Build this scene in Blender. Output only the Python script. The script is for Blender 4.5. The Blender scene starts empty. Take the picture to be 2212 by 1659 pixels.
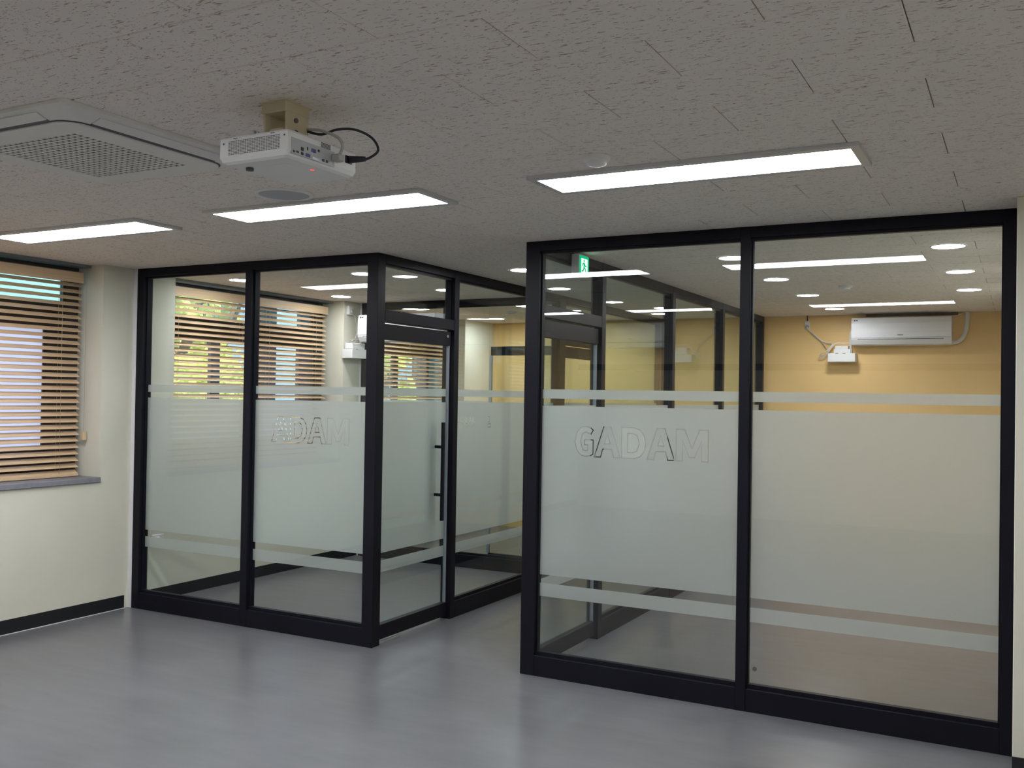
import bpy, bmesh, math, random
from mathutils import Vector, Matrix
random.seed(7)
S = bpy.context.scene
COL = S.collection

# ------------------------------------------------------------------ camera, sky, sun, exposure
cam_d = bpy.data.cameras.new('camera'); cam = bpy.data.objects.new('camera', cam_d); COL.objects.link(cam)
cam_d.sensor_fit = 'HORIZONTAL'; cam_d.sensor_width = 36.0; cam_d.lens = 2071.62 * 36.0 / 2212.0
cam_d.clip_start = 0.02; cam_d.clip_end = 200
CR = Vector((0.88217092, 0.4706657, 0.01575658)); CU = Vector((-0.00803835, -0.01840415, 0.99979832))
CF = Vector((-0.47086076, 0.88211965, 0.01245223)); CP = Vector((2.55799, -4.94453, 1.60352))
cam.matrix_world = Matrix(((CR.x, CU.x, -CF.x, CP.x), (CR.y, CU.y, -CF.y, CP.y), (CR.z, CU.z, -CF.z, CP.z), (0, 0, 0, 1)))
S.camera = cam
W = bpy.data.worlds.new('sky'); S.world = W; W.use_nodes = True
bgn = W.node_tree.nodes['Background']; bgn.inputs[0].default_value = (0.62, 0.76, 1.0, 1); bgn.inputs[1].default_value = 3.2
sun_d = bpy.data.lights.new('sun', 'SUN'); sun_d.energy = 18.0; sun_d.angle = 0.01; sun_d.color = (1.0, 0.93, 0.78)
sun = bpy.data.objects.new('sun', sun_d); COL.objects.link(sun)
sun.rotation_euler = (0, math.radians(38), math.radians(-25)); sun.location = (8, 0, 12)
vs = S.view_settings
vs.view_transform = 'Standard'; vs.look = 'None'; vs.exposure = 0.0; vs.gamma = 1.0; vs.use_curve_mapping = False
try:
    S.cycles.transparent_max_bounces = 32
    S.cycles.max_bounces = 16
    S.cycles.transmission_bounces = 16
    S.cycles.diffuse_bounces = 5
    S.cycles.sample_clamp_indirect = 6.0
    S.cycles.caustics_reflective = False
except Exception:
    pass
PANEL_E = 30.0      # ceiling light panels
DOWN_E = 108.0      # round downlights

# ------------------------------------------------------------------ dimensions (metres)
H = 2.5; XL = -3.27; XB = -1.0535; Y2 = 2.75; Y4 = 5.46; XD = 2.52; YR = -8.0; XR = 4.2
FD = 0.08          # partition frame depth

# ------------------------------------------------------------------ helpers
def new_mat(name):
    m = bpy.data.materials.new(name); m.use_nodes = True
    nt = m.node_tree; nt.nodes.clear()
    out = nt.nodes.new('ShaderNodeOutputMaterial')
    return m, nt, out
def pmat(name, col, rough=0.5, metal=0.0, spec=0.5, noise=0.0, nscale=8.0, bump=0.0, bscale=200.0, coat=0.0, emit=None, estr=0.0):
    m, nt, out = new_mat(name)
    b = nt.nodes.new('ShaderNodeBsdfPrincipled')
    b.inputs['Base Color'].default_value = (*col, 1); b.inputs['Roughness'].default_value = rough
    b.inputs['Metallic'].default_value = metal; b.inputs['Specular IOR Level'].default_value = spec
    b.inputs['Coat Weight'].default_value = coat
    if emit:
        b.inputs['Emission Color'].default_value = (*emit, 1); b.inputs['Emission Strength'].default_value = estr
    g = nt.nodes.new('ShaderNodeNewGeometry')
    if noise > 0:
        n = nt.nodes.new('ShaderNodeTexNoise'); n.inputs['Scale'].default_value = nscale; n.inputs['Detail'].default_value = 5
        nt.links.new(g.outputs['Position'], n.inputs['Vector'])
        mr = nt.nodes.new('ShaderNodeMapRange'); mr.inputs[1].default_value = 0.3; mr.inputs[2].default_value = 0.7
        mr.inputs[3].default_value = 1 - noise; mr.inputs[4].default_value = 1 + noise
        nt.links.new(n.outputs['Fac'], mr.inputs[0])
        vm = nt.nodes.new('ShaderNodeVectorMath'); vm.operation = 'SCALE'; vm.inputs[0].default_value = col
        nt.links.new(mr.outputs[0], vm.inputs['Scale']); nt.links.new(vm.outputs[0], b.inputs['Base Color'])
    if bump > 0:
        n2 = nt.nodes.new('ShaderNodeTexNoise'); n2.inputs['Scale'].default_value = bscale; n2.inputs['Detail'].default_value = 3
        nt.links.new(g.outputs['Position'], n2.inputs['Vector'])
        bp = nt.nodes.new('ShaderNodeBump'); bp.inputs['Strength'].default_value = bump; bp.inputs['Distance'].default_value = 0.002
        nt.links.new(n2.outputs['Fac'], bp.inputs['Height']); nt.links.new(bp.outputs[0], b.inputs['Normal'])
    nt.links.new(b.outputs[0], out.inputs[0])
    return m
def emat(name, col, s):
    m, nt, out = new_mat(name)
    e = nt.nodes.new('ShaderNodeEmission'); e.inputs[0].default_value = (*col, 1); e.inputs[1].default_value = s
    nt.links.new(e.outputs[0], out.inputs[0]); return m
def glassmat(name, tint, f0=0.042, absorb=False):
    m, nt, out = new_mat(name)
    g = nt.nodes.new('ShaderNodeNewGeometry')
    d = nt.nodes.new('ShaderNodeVectorMath'); d.operation = 'DOT_PRODUCT'
    nt.links.new(g.outputs['Incoming'], d.inputs[0]); nt.links.new(g.outputs['Normal'], d.inputs[1])
    def mth(op, a=None, bv=None, link=None):
        n = nt.nodes.new('ShaderNodeMath'); n.operation = op
        if a is not None: n.inputs[0].default_value = a
        if bv is not None: n.inputs[1].default_value = bv
        return n
    ab = mth('ABSOLUTE'); nt.links.new(d.outputs['Value'], ab.inputs[0])
    om = mth('SUBTRACT', 1.0); nt.links.new(ab.outputs[0], om.inputs[1])
    pw = mth('POWER', None, 5.0); nt.links.new(om.outputs[0], pw.inputs[0])
    ma = nt.nodes.new('ShaderNodeMath'); ma.operation = 'MULTIPLY_ADD'; ma.inputs[1].default_value = 1 - f0; ma.inputs[2].default_value = f0
    nt.links.new(pw.outputs[0], ma.inputs[0])
    t = nt.nodes.new('ShaderNodeBsdfTransparent'); t.inputs[0].default_value = (*tint, 1)
    if absorb:
        # the slanted path through the pane is longer, so its tint is deeper
        mxc = mth('MAXIMUM', None, 0.15); nt.links.new(ab.outputs[0], mxc.inputs[0])
        inv = mth('DIVIDE', 1.0); nt.links.new(mxc.outputs[0], inv.inputs[1])
        cc = nt.nodes.new('ShaderNodeCombineColor')
        for i in range(3):
            pc = mth('POWER', tint[i]); nt.links.new(inv.outputs[0], pc.inputs[1]); nt.links.new(pc.outputs[0], cc.inputs[i])
        nt.links.new(cc.outputs[0], t.inputs[0])
    gl = nt.nodes.new('ShaderNodeBsdfGlossy'); gl.inputs['Color'].default_value = (1, 1, 1, 1); gl.inputs['Roughness'].default_value = 0.0
    mx = nt.nodes.new('ShaderNodeMixShader')
    nt.links.new(ma.outputs[0], mx.inputs[0]); nt.links.new(t.outputs[0], mx.inputs[1]); nt.links.new(gl.outputs[0], mx.inputs[2])
    nt.links.new(mx.outputs[0], out.inputs[0]); return m
def filmmat(name, dcol, tcol, fac):
    m, nt, out = new_mat(name)
    d = nt.nodes.new('ShaderNodeBsdfDiffuse'); d.inputs[0].default_value = (*dcol, 1)
    t = nt.nodes.new('ShaderNodeBsdfTranslucent'); t.inputs[0].default_value = (*tcol, 1)
    mx = nt.nodes.new('ShaderNodeMixShader'); mx.inputs[0].default_value = fac
    nt.links.new(d.outputs[0], mx.inputs[1]); nt.links.new(t.outputs[0], mx.inputs[2]); nt.links.new(mx.outputs[0], out.inputs[0])
    return m

def frostmat(name, dcol, tcol, rough, scat):
    # rough glass sheet with a little milky scatter
    m, nt, out = new_mat(name)
    d = nt.nodes.new('ShaderNodeBsdfDiffuse'); d.inputs[0].default_value = (*dcol, 1)
    t = nt.nodes.new('ShaderNodeBsdfTranslucent'); t.inputs[0].default_value = (*tcol, 1)
    mx = nt.nodes.new('ShaderNodeMixShader'); mx.inputs[0].default_value = 0.5
    nt.links.new(d.outputs[0], mx.inputs[1]); nt.links.new(t.outputs[0], mx.inputs[2])
    g = nt.nodes.new('ShaderNodeBsdfGlass'); g.inputs['Color'].default_value = (*tcol, 1); g.inputs['Roughness'].default_value = rough; g.inputs['IOR'].default_value = 1.35
    g.distribution = 'MULTI_GGX'
    m2 = nt.nodes.new('ShaderNodeMixShader'); m2.inputs[0].default_value = scat
    nt.links.new(g.outputs[0], m2.inputs[1]); nt.links.new(mx.outputs[0], m2.inputs[2]); nt.links.new(m2.outputs[0], out.inputs[0])
    return m

M = {}
M['frame'] = pmat('black_frame', (0.007, 0.007, 0.012), 0.42, spec=0.18, noise=0.15, nscale=3)
M['cream'] = pmat('cream_wallpaper', (0.74, 0.72, 0.60), 0.75, noise=0.02, nscale=4, bump=0.15, bscale=260)
M['reveal'] = pmat('reveal_paint', (0.76, 0.72, 0.66), 0.7, noise=0.02, nscale=5)
M['yellow'] = pmat('yellow_wallpaper', (0.87, 0.585, 0.245), 0.5, noise=0.03, nscale=3, bump=0.1, bscale=300)
M['base'] = pmat('black_vinyl', (0.010, 0.010, 0.012), 0.5, noise=0.2, nscale=6)
M['white'] = pmat('white_plastic', (0.80, 0.80, 0.79), 0.42, noise=0.01, nscale=10)
M['whitegloss'] = pmat('glossy_white_plastic', (0.86, 0.86, 0.88), 0.14, noise=0.01, nscale=10)
M['acwhite'] = pmat('cassette_plastic', (0.78, 0.77, 0.74), 0.5, noise=0.015, nscale=12)
M['cable_white'] = pmat('white_cable', (0.75, 0.74, 0.70), 0.5, noise=0.04)
M['cable_grey'] = pmat('grey_cable', (0.42, 0.40, 0.37), 0.5, noise=0.04)
M['cable_black'] = pmat('black_cable', (0.012, 0.012, 0.02), 0.4, noise=0.1)
M['dark'] = pmat('dark_plastic', (0.03, 0.03, 0.035), 0.5, noise=0.1)
M['darkgrey'] = pmat('dark_grey', (0.10, 0.10, 0.11), 0.6, noise=0.08)
M['grille'] = pmat('grille_recess', (0.07, 0.07, 0.07), 0.7, noise=0.05)
M['alu'] = pmat('brushed_aluminium', (0.55, 0.56, 0.60), 0.35, metal=0.7, noise=0.05, nscale=30)
M['silver'] = pmat('silver_seal', (0.38, 0.40, 0.45), 0.35, metal=0.3, noise=0.03)
M['chrome'] = pmat('chrome', (0.8, 0.8, 0.82), 0.12, metal=1.0, noise=0.01)
M['winframe'] = pmat('dark_window_frame', (0.05, 0.045, 0.042), 0.45, noise=0.1)
M['sill'] = pmat('grey_stone_sill', (0.23, 0.23, 0.26), 0.45, noise=0.08, nscale=20)
M['track'] = pmat('grey_track', (0.20, 0.21, 0.22), 0.5, noise=0.05)
M['cord'] = pmat('tan_cord', (0.62, 0.48, 0.30), 0.7, noise=0.05)
M['mount'] = pmat('cream_steel', (0.62, 0.54, 0.38), 0.4, noise=0.04, nscale=20)
M['lightframe'] = pmat('light_frame', (0.62, 0.62, 0.63), 0.35, metal=0.1, noise=0.03)
M['caulk'] = pmat('white_caulk', (0.75, 0.75, 0.76), 0.5, noise=0.03)
M['speaker'] = pmat('speaker_grille', (0.42, 0.44, 0.47), 0.6, noise=0.05, nscale=400)
M['port_blue'] = pmat('blue_connector', (0.05, 0.06, 0.22), 0.4, noise=0.05)
M['brown'] = pmat('gap_shade', (0.16, 0.08, 0.03), 0.8, noise=0.2, nscale=20)
M['panel'] = emat('panel_light', (0.93, 0.95, 1.0), PANEL_E)
M['down'] = emat('downlight_lens', (0.97, 0.96, 1.0), DOWN_E)
M['led'] = emat('red_led', (1.0, 0.12, 0.08), 1.2)
M['exit_green'] = emat('exit_green', (0.0, 0.42, 0.17), 1.3)
M['exit_white'] = emat('exit_white', (0.75, 1.0, 0.85), 1.6)
M['glass'] = glassmat('clear_glass', (0.957, 0.981, 0.977), absorb=True)
M['winglass'] = glassmat('window_glass', (0.50, 0.70, 0.72))
M['winglass_clear'] = glassmat('window_glass_clear', (0.95, 0.97, 0.95))
M['film'] = frostmat('frosted_film', (0.92, 0.93, 0.915), (0.962, 0.966, 0.956), 0.40, 0.37)
M['frostpane'] = filmmat('frosted_pane', (0.7, 0.72, 0.8), (0.80, 0.83, 0.95), 0.75)

# wood of the blinds
def woodmat(name, col):
    m, nt, out = new_mat(name)
    b = nt.nodes.new('ShaderNodeBsdfPrincipled'); b.inputs['Roughness'].default_value = 0.45
    tc = nt.nodes.new('ShaderNodeTexCoord'); mp = nt.nodes.new('ShaderNodeMapping'); mp.inputs['Scale'].default_value = (90, 2.2, 90)
    nt.links.new(tc.outputs['Object'], mp.inputs[0])
    n = nt.nodes.new('ShaderNodeTexNoise'); n.inputs['Scale'].default_value = 1.0; n.inputs['Detail'].default_value = 4
    nt.links.new(mp.outputs[0], n.inputs['Vector'])
    r = nt.nodes.new('ShaderNodeValToRGB')
    r.color_ramp.elements[0].position = 0.25; r.color_ramp.elements[0].color = (col[0]*0.82, col[1]*0.80, col[2]*0.76, 1)
    r.color_ramp.elements[1].position = 0.75; r.color_ramp.elements[1].color = (*col, 1)
    nt.links.new(n.outputs['Fac'], r.inputs[0]); nt.links.new(r.outputs[0], b.inputs['Base Color']); nt.links.new(b.outputs[0], out.inputs[0])
    return m
M['wood'] = woodmat('blind_wood', (0.72, 0.53, 0.34))
# ceiling tile with wormhole flecks
def tilemat():
    m, nt, out = new_mat('mineral_tile')
    b = nt.nodes.new('ShaderNodeBsdfPrincipled'); b.inputs['Roughness'].default_value = 0.85; b.inputs['Specular IOR Level'].default_value = 0.2
    g = nt.nodes.new('ShaderNodeNewGeometry')
    def layer(sx, sy, det, lo, hi, dist):
        mp = nt.nodes.new('ShaderNodeMapping'); mp.inputs['Scale'].default_value = (sx, sy, 1)
        nt.links.new(g.outputs['Position'], mp.inputs[0])
        n = nt.nodes.new('ShaderNodeTexNoise'); n.inputs['Scale'].default_value = 1.0; n.inputs['Detail'].default_value = det
        n.inputs['Distortion'].default_value = dist; n.inputs['Roughness'].default_value = 0.55
        nt.links.new(mp.outputs[0], n.inputs['Vector'])
        r = nt.nodes.new('ShaderNodeMapRange'); r.inputs[1].default_value = lo; r.inputs[2].default_value = hi
        nt.links.new(n.outputs['Fac'], r.inputs[0]); return r
    a = layer(34, 150, 1.5, 0.63, 0.69, 0.5); c = layer(90, 170, 1.0, 0.675, 0.72, 0.2)
    mxm = nt.nodes.new('ShaderNodeMath'); mxm.operation = 'MAXIMUM'
    nt.links.new(a.outputs[0], mxm.inputs[0]); nt.links.new(c.outputs[0], mxm.inputs[1])
    mx = nt.nodes.new('ShaderNodeMix'); mx.data_type = 'RGBA'
    mx.inputs['A'].default_value = (0.86, 0.805, 0.75, 1); mx.inputs['B'].default_value = (0.46, 0.38, 0.33, 1)
    nt.links.new(mxm.outputs[0], mx.inputs['Factor']); nt.links.new(mx.outputs['Result'], b.inputs['Base Color'])
    bp = nt.nodes.new('ShaderNodeBump'); bp.inputs['Strength'].default_value = 0.4; bp.inputs['Distance'].default_value = 0.002; bp.invert = True
    nt.links.new(mxm.outputs[0], bp.inputs['Height']); nt.links.new(bp.outputs[0], b.inputs['Normal'])
    nt.links.new(b.outputs[0], out.inputs[0]); return m
M['tile'] = tilemat()
M['ceilback'] = pmat('ceiling_backing', (0.18, 0.17, 0.16), 0.9, noise=0.05)
def floormat():
    m, nt, out = new_mat('grey_vinyl_floor')
    b = nt.nodes.new('ShaderNodeBsdfPrincipled'); b.inputs['Specular IOR Level'].default_value = 0.5
    g = nt.nodes.new('ShaderNodeNewGeometry')
    def nz(sc, scale, det, rough=0.6):
        mp = nt.nodes.new('ShaderNodeMapping'); mp.inputs['Scale'].default_value = sc
        nt.links.new(g.outputs['Position'], mp.inputs[0])
        n = nt.nodes.new('ShaderNodeTexNoise'); n.inputs['Scale'].default_value = scale; n.inputs['Detail'].default_value = det; n.inputs['Roughness'].default_value = rough
        nt.links.new(mp.outputs[0], n.inputs['Vector']); return n
    n1 = nz((1.0, 1.6, 1), 1.5, 3); n2 = nz((1.0, 5, 1), 2.5, 2)
    mx = nt.nodes.new('ShaderNodeMath'); mx.operation = 'MULTIPLY_ADD'; mx.inputs[1].default_value = 0.35
    nt.links.new(n2.outputs['Fac'], mx.inputs[0]); 
    m2 = nt.nodes.new('ShaderNodeMath'); m2.operation = 'MULTIPLY'; m2.inputs[1].default_value = 0.65
    nt.links.new(n1.outputs['Fac'], m2.inputs[0]); nt.links.new(m2.outputs[0], mx.inputs[2])
    r = nt.nodes.new('ShaderNodeValToRGB')
    r.color_ramp.elements[0].position = 0.2; r.color_ramp.elements[0].color = (0.108, 0.107, 0.115, 1)
    r.color_ramp.elements[1].position = 0.8; r.color_ramp.elements[1].color = (0.204, 0.201, 0.213, 1)
    nt.links.new(mx.outputs[0], r.inputs[0]); nt.links.new(r.outputs[0], b.inputs['Base Color'])
    rr = nt.nodes.new('ShaderNodeMapRange'); rr.inputs[1].default_value = 0.35; rr.inputs[2].default_value = 0.65; rr.inputs[3].default_value = 0.28; rr.inputs[4].default_value = 0.31
    nt.links.new(n1.outputs['Fac'], rr.inputs[0]); nt.links.new(rr.outputs[0], b.inputs['Roughness'])
    nt.links.new(b.outputs[0], out.inputs[0]); return m
M['floor'] = floormat()
M['leaf'] = filmmat('leaves', (0.50, 0.56, 0.17), (0.78, 0.80, 0.36), 0.5)
M['bark'] = pmat('bark', (0.10, 0.07, 0.05), 0.9, noise=0.3, nscale=15)
M['house_white'] = pmat('pale_render', (0.50, 0.50, 0.58), 0.8, noise=0.04, nscale=2)
M['house_blue'] = pmat('blue_render', (0.13, 0.20, 0.28), 0.8, noise=0.05, nscale=2)
M['yard'] = pmat('yard_concrete', (0.30, 0.29, 0.27), 0.9, noise=0.15, nscale=3)

def box(bm, x0, x1, y0, y1, z0, z1, bev=0.0):
    x0, x1 = min(x0, x1), max(x0, x1); y0, y1 = min(y0, y1), max(y0, y1); z0, z1 = min(z0, z1), max(z0, z1)
    vsx = [bm.verts.new(p) for p in ((x0,y0,z0),(x1,y0,z0),(x1,y1,z0),(x0,y1,z0),(x0,y0,z1),(x1,y0,z1),(x1,y1,z1),(x0,y1,z1))]
    fs = [bm.faces.new([vsx[i] for i in f]) for f in ((0,3,2,1),(4,5,6,7),(0,1,5,4),(1,2,6,5),(2,3,7,6),(3,0,4,7))]
    if bev > 0:
        es = list({e for f in fs for e in f.edges})
        bmesh.ops.bevel(bm, geom=es, offset=bev, segments=1, affect='EDGES', profile=0.5)
    return bm
def bx(*a, bev=0.0):
    return box(bmesh.new(), *a, bev=bev)
def cyl(bm, p0, p1, r0, r1=None, n=16, cap=True):
    r1 = r0 if r1 is None else r1
    p0, p1 = Vector(p0), Vector(p1); d = (p1 - p0).normalized()
    a = d.orthogonal().normalized(); b = d.cross(a)
    A = [bm.verts.new(p0 + (a*math.cos(2*math.pi*i/n) + b*math.sin(2*math.pi*i/n))*r0) for i in range(n)]
    B = [bm.verts.new(p1 + (a*math.cos(2*math.pi*i/n) + b*math.sin(2*math.pi*i/n))*r1) for i in range(n)]
    for i in range(n):
        f = bm.faces.new((A[i], A[(i+1) % n], B[(i+1) % n], B[i])); f.smooth = True
    if cap:
        bm.faces.new(A[::-1]); bm.faces.new(B)
    return bm
def lathe(bm, c, prof, n=32, cap_end=True):
    # profile of (radius, z) from the ceiling down
    rings = []
    for r, z in prof:
        rings.append([bm.verts.new((c[0] + r*math.cos(2*math.pi*i/n), c[1] + r*math.sin(2*math.pi*i/n), z)) for i in range(n)])
    for A, B in zip(rings, rings[1:]):
        for i in range(n):
            f = bm.faces.new((A[i], A[(i+1) % n], B[(i+1) % n], B[i])); f.smooth = True
    if cap_end:
        bm.faces.new(rings[-1])
    bmesh.ops.recalc_face_normals(bm, faces=bm.faces)
    return bm
def tube(bm, pts, r, n=8, sub=6):
    # smooth tube through points (Catmull-Rom)
    P = [Vector(p) for p in pts]; Q = []
    E = [2*P[0]-P[1]] + P + [2*P[-1]-P[-2]]
    for i in range(1, len(E)-2):
        for k in range(sub):
            t = k/sub; a, b, c, d = E[i-1], E[i], E[i+1], E[i+2]
            Q.append(0.5*((2*b) + (c-a)*t + (2*a-5*b+4*c-d)*t*t + (3*b-a-3*c+d)*t**3))
    Q.append(P[-1])
    up = None; rings = []
    for i, q in enumerate(Q):
        d = (Q[min(i+1, len(Q)-1)] - Q[max(i-1, 0)]).normalized()
        a = d.orthogonal().normalized() if up is None else (up - d*up.dot(d)).normalized()
        up = a; b = d.cross(a)
        rings.append([bm.verts.new(q + (a*math.cos(2*math.pi*k/n) + b*math.sin(2*math.pi*k/n))*r) for k in range(n)])
    for A, B in zip(rings, rings[1:]):
        for k in range(n):
            f = bm.faces.new((A[k], A[(k+1) % n], B[(k+1) % n], B[k])); f.smooth = True
    bm.faces.new(rings[0][::-1]); bm.faces.new(rings[-1])
    return bm
def prism(bm, prof, x0, x1, axis='X'):
    # closed profile of (a, z) swept along an axis; axis X: a = y, axis Y: a = x
    def P(a, z, t): return (t, a, z) if axis == 'X' else (a, t, z)
    A = [bm.verts.new(P(a, z, x0)) for a, z in prof]; B = [bm.verts.new(P(a, z, x1)) for a, z in prof]
    n = len(prof)
    for i in range(n):
        bm.faces.new((A[i], A[(i+1) % n], B[(i+1) % n], B[i]))
    bm.faces.new(A[::-1]); bm.faces.new(B)
    bmesh.ops.recalc_face_normals(bm, faces=bm.faces)
    return bm
ORG = {}
def tag(o, label=None, cat=None, group=None, kind=None):
    if label: o['label'] = label
    if cat: o['category'] = cat
    if group: o['group'] = group
    if kind: o['kind'] = kind
    return o
def thing(name, label, cat, loc, group=None, kind=None):
    o = bpy.data.objects.new(name, None); COL.objects.link(o); o.location = loc; o.empty_display_size = 0.05
    ORG[o] = Vector(loc); return tag(o, label, cat, group, kind)
def obj(name, bm, mat, parent=None, org=None, label=None, cat=None, group=None, kind=None, recalc=False):
    o0 = ORG[parent] if parent else Vector(org if org else (0, 0, 0))
    if recalc: bmesh.ops.recalc_face_normals(bm, faces=bm.faces)
    bmesh.ops.translate(bm, verts=bm.verts, vec=-o0)
    me = bpy.data.meshes.new(name); bm.to_mesh(me); bm.free()
    me.materials.append(M[mat] if isinstance(mat, str) else mat)
    o = bpy.data.objects.new(name, me); COL.objects.link(o)
    if parent: o.parent = parent
    else: o.location = o0
    ORG[o] = o0
    return tag(o, label, cat, group, kind)
def inst(name, me, parent, loc, rot=(0, 0, 0), label=None, kind=None):
    # another object sharing a mesh; loc is in world space
    o = bpy.data.objects.new(name, me); COL.objects.link(o); o.parent = parent
    o.location = Vector(loc) - ORG[parent]; o.rotation_euler = rot; ORG[o] = Vector(loc)
    return tag(o, label, kind=kind)
def project(p):
    d = Vector(p) - CP; z = d.dot(CF)
    if z < 0.05: return None
    return (1106 + 2071.62*d.dot(CR)/z, 829.5 - 2071.62*d.dot(CU)/z)

# ------------------------------------------------------------------ the setting
obj('floor', bx(XL-0.35, XR+0.2, YR-0.2, Y4+0.2, -0.1, 0), 'floor', label='grey mottled vinyl floor with a soft sheen', cat='floor', kind='structure')
ceil = obj('ceiling', bx(XL-0.5, XR+0.4, YR-0.4, Y4+0.4, 2.513, 2.75), 'ceilback', label='white fissured tile ceiling over all the rooms', cat='ceiling', kind='structure')
# tiles 0.6 x 0.3, joints continuous along x, staggered by half a tile
def tile_bm(x0, x1, y0, y1, bm=None):
    bm = bm or bmesh.new(); e = 0.0015; c = 0.0028
    a = [(x0+e, y0+e), (x1-e, y0+e), (x1-e, y1-e), (x0+e, y1-e)]
    b = [(x0+e+c, y0+e+c), (x1-e-c, y0+e+c), (x1-e-c, y1-e-c), (x0+e+c, y1-e-c)]
    T = [bm.verts.new((*p, 2.513)) for p in a]; Mm = [bm.verts.new((*p, 2.5022)) for p in a]; B = [bm.verts.new((*p, 2.5)) for p in b]
    for i in range(4):
        j = (i+1) % 4
        bm.faces.new((T[i], T[j], Mm[j], Mm[i])[::-1]); bm.faces.new((Mm[i], Mm[j], B[j], B[i])[::-1])
    bm.faces.new(B[::-1]); return bm
tiles = []
k0 = int(math.floor((YR - 0.3 + 2.98)/0.3)); k1 = int(math.ceil((Y4 + 2.98)/0.3))
for k in range(k0, k1 + 1):
    y0 = -2.98 + 0.3*k; off = 0.21 if k % 2 == 0 else 0.51
    n0 = int(math.floor((XL - 0.4 - off)/0.6)); n1 = int(math.ceil((XR + 0.2 - off)/0.6))
    for n in range(n0, n1):
        x0 = off + 0.6*n
        ax0, ax1, ay0, ay1 = max(x0, XL-0.4), min(x0+0.6, XR+0.15), max(y0, YR-0.15), min(y0+0.3, Y4+0.12)
        if ax1-ax0 < 0.02 or ay1-ay0 < 0.02: continue
        q = project(((ax0+ax1)/2, (ay0+ay1)/2, H)); d = (Vector(((ax0+ax1)/2, (ay0+ay1)/2, H)) - CP).length
        vis = q is not None and -350 < q[0] < 2560 and -250 < q[1] < 720
        whole = abs(ax1-ax0-0.6) < 1e-6 and abs(ay1-ay0-0.3) < 1e-6
        tiles.append(((0 if vis else 1), d, ax0, ax1, ay0, ay1, whole))
tiles.sort()
tb = tile_bm(-0.3, 0.3, -0.15, 0.15); tile_me = bpy.data.meshes.new('ceiling_tile'); tb.to_mesh(tile_me); tb.free(); tile_me.materials.append(M['tile'])
rest = bmesh.new(); cnt = 0
for hid, d, ax0, ax1, ay0, ay1, whole in tiles:
    if hid == 0 and cnt < 300:
        cnt += 1
        if whole:
            inst('ceiling_tile', tile_me, ceil, ((ax0+ax1)/2, (ay0+ay1)/2, 0))
        else:
            obj('ceiling_tile', tile_bm(ax0, ax1, ay0, ay1), 'tile', ceil)
    else:
        tile_bm(ax0, ax1, ay0, ay1, rest)
obj('ceiling_tiles_beyond', rest, 'tile', ceil, kind='stuff')

# left wall with three full-height window recesses above a sill
WIN = [(-2.35, -0.27), (0.39, 2.49), (2.95, 4.78)]
SILL = 0.94
bm = bmesh.new(); ys = YR-0.15
for a, b in WIN:
    box(bm, XL-0.35, XL, ys, a, 0, H); box(bm, XL-0.35, XL, a, b, 0, SILL); ys = b
box(bm, XL-0.35, XL, ys, Y4, 0, H)
obj('wall_left', bm, 'cream', label='cream papered wall with the three blind-covered windows', cat='wall', kind='structure')
obj('wall_back', bx(XL-0.35, XR+0.15, Y4, Y4+0.15, 0, H), 'yellow', label='warm yellow wall at the back of the glass rooms', cat='wall', kind='structure')
obj('wall_right', bx(XR, XR+0.15, YR-0.15, -0.285, 0, H), 'cream', label='cream wall on the right side of the main room', cat='wall', kind='structure')
obj('wall_rear', bx(XL-0.35, XR+0.15, YR-0.15, YR, 0, H), 'cream', label='cream wall behind the viewer', cat='wall', kind='structure')
obj('wall_pillar', bx(XD+0.006, XR+0.15, -0.285, Y4, 0, H, bev=0.004), 'cream', label='cream wall end beside the right edge of the glass front', cat='wall', kind='structure')
def baseboard(name, x0, x1, y0, y1, lab):
    o = obj(name, bx(x0, x1, y0, y1, 0.004, 0.095, bev=0.001), 'base', label=lab, cat='baseboard', kind='structure')
    return o
baseboard('baseboard_left', XL, XL+0.008, YR, -0.04, 'black baseboard along the cream wall under the window')
baseboard('baseboard_left', XL, XL+0.008, FD+0.01, Y2-0.01, 'black baseboard inside the near left glass room')
baseboard('baseboard_left', XL, XL+0.008, Y2+FD+0.01, Y4-0.01, 'black baseboard inside the far left glass room')
baseboard('baseboard_right', XD+0.006, XR, -0.293, -0.285, 'black baseboard at the foot of the right wall end')
obj('trim_1', bx(XL+0.001, XL+0.014, YR, -0.04, 0.0, 0.004), 'caulk', label='thin white caulk line under the left baseboard', cat='trim', kind='structure')
obj('trim_2', bx(XL, XL+0.036, -0.006, 0.03, 0, H, bev=0.002), 'caulk', label='white caulk strip between cream wall and black corner post', cat='trim', kind='structure')
obj('trim_3', bx(XL, XL+0.02, Y2-0.006, Y2+0.03, 0, H), 'caulk', label='white strip beside the far dark post of the left room', cat='trim', kind='structure')
obj('trim_4', bx(XL, XR, YR, YR+0.02, 2.0, 2.09), 'dark', label='dark rail along the wall behind the viewer', cat='trim', kind='structure')
obj('trim_5', bx(1.12, 1.98, Y4-0.012, Y4, 2.474, 2.4995), 'brown', label='dark brown strip coloured as the shadowed hole above the white air conditioner', cat='trim', kind='structure')  # flat strip whose dark colour stands in for a shaded opening under the ceiling

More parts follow.
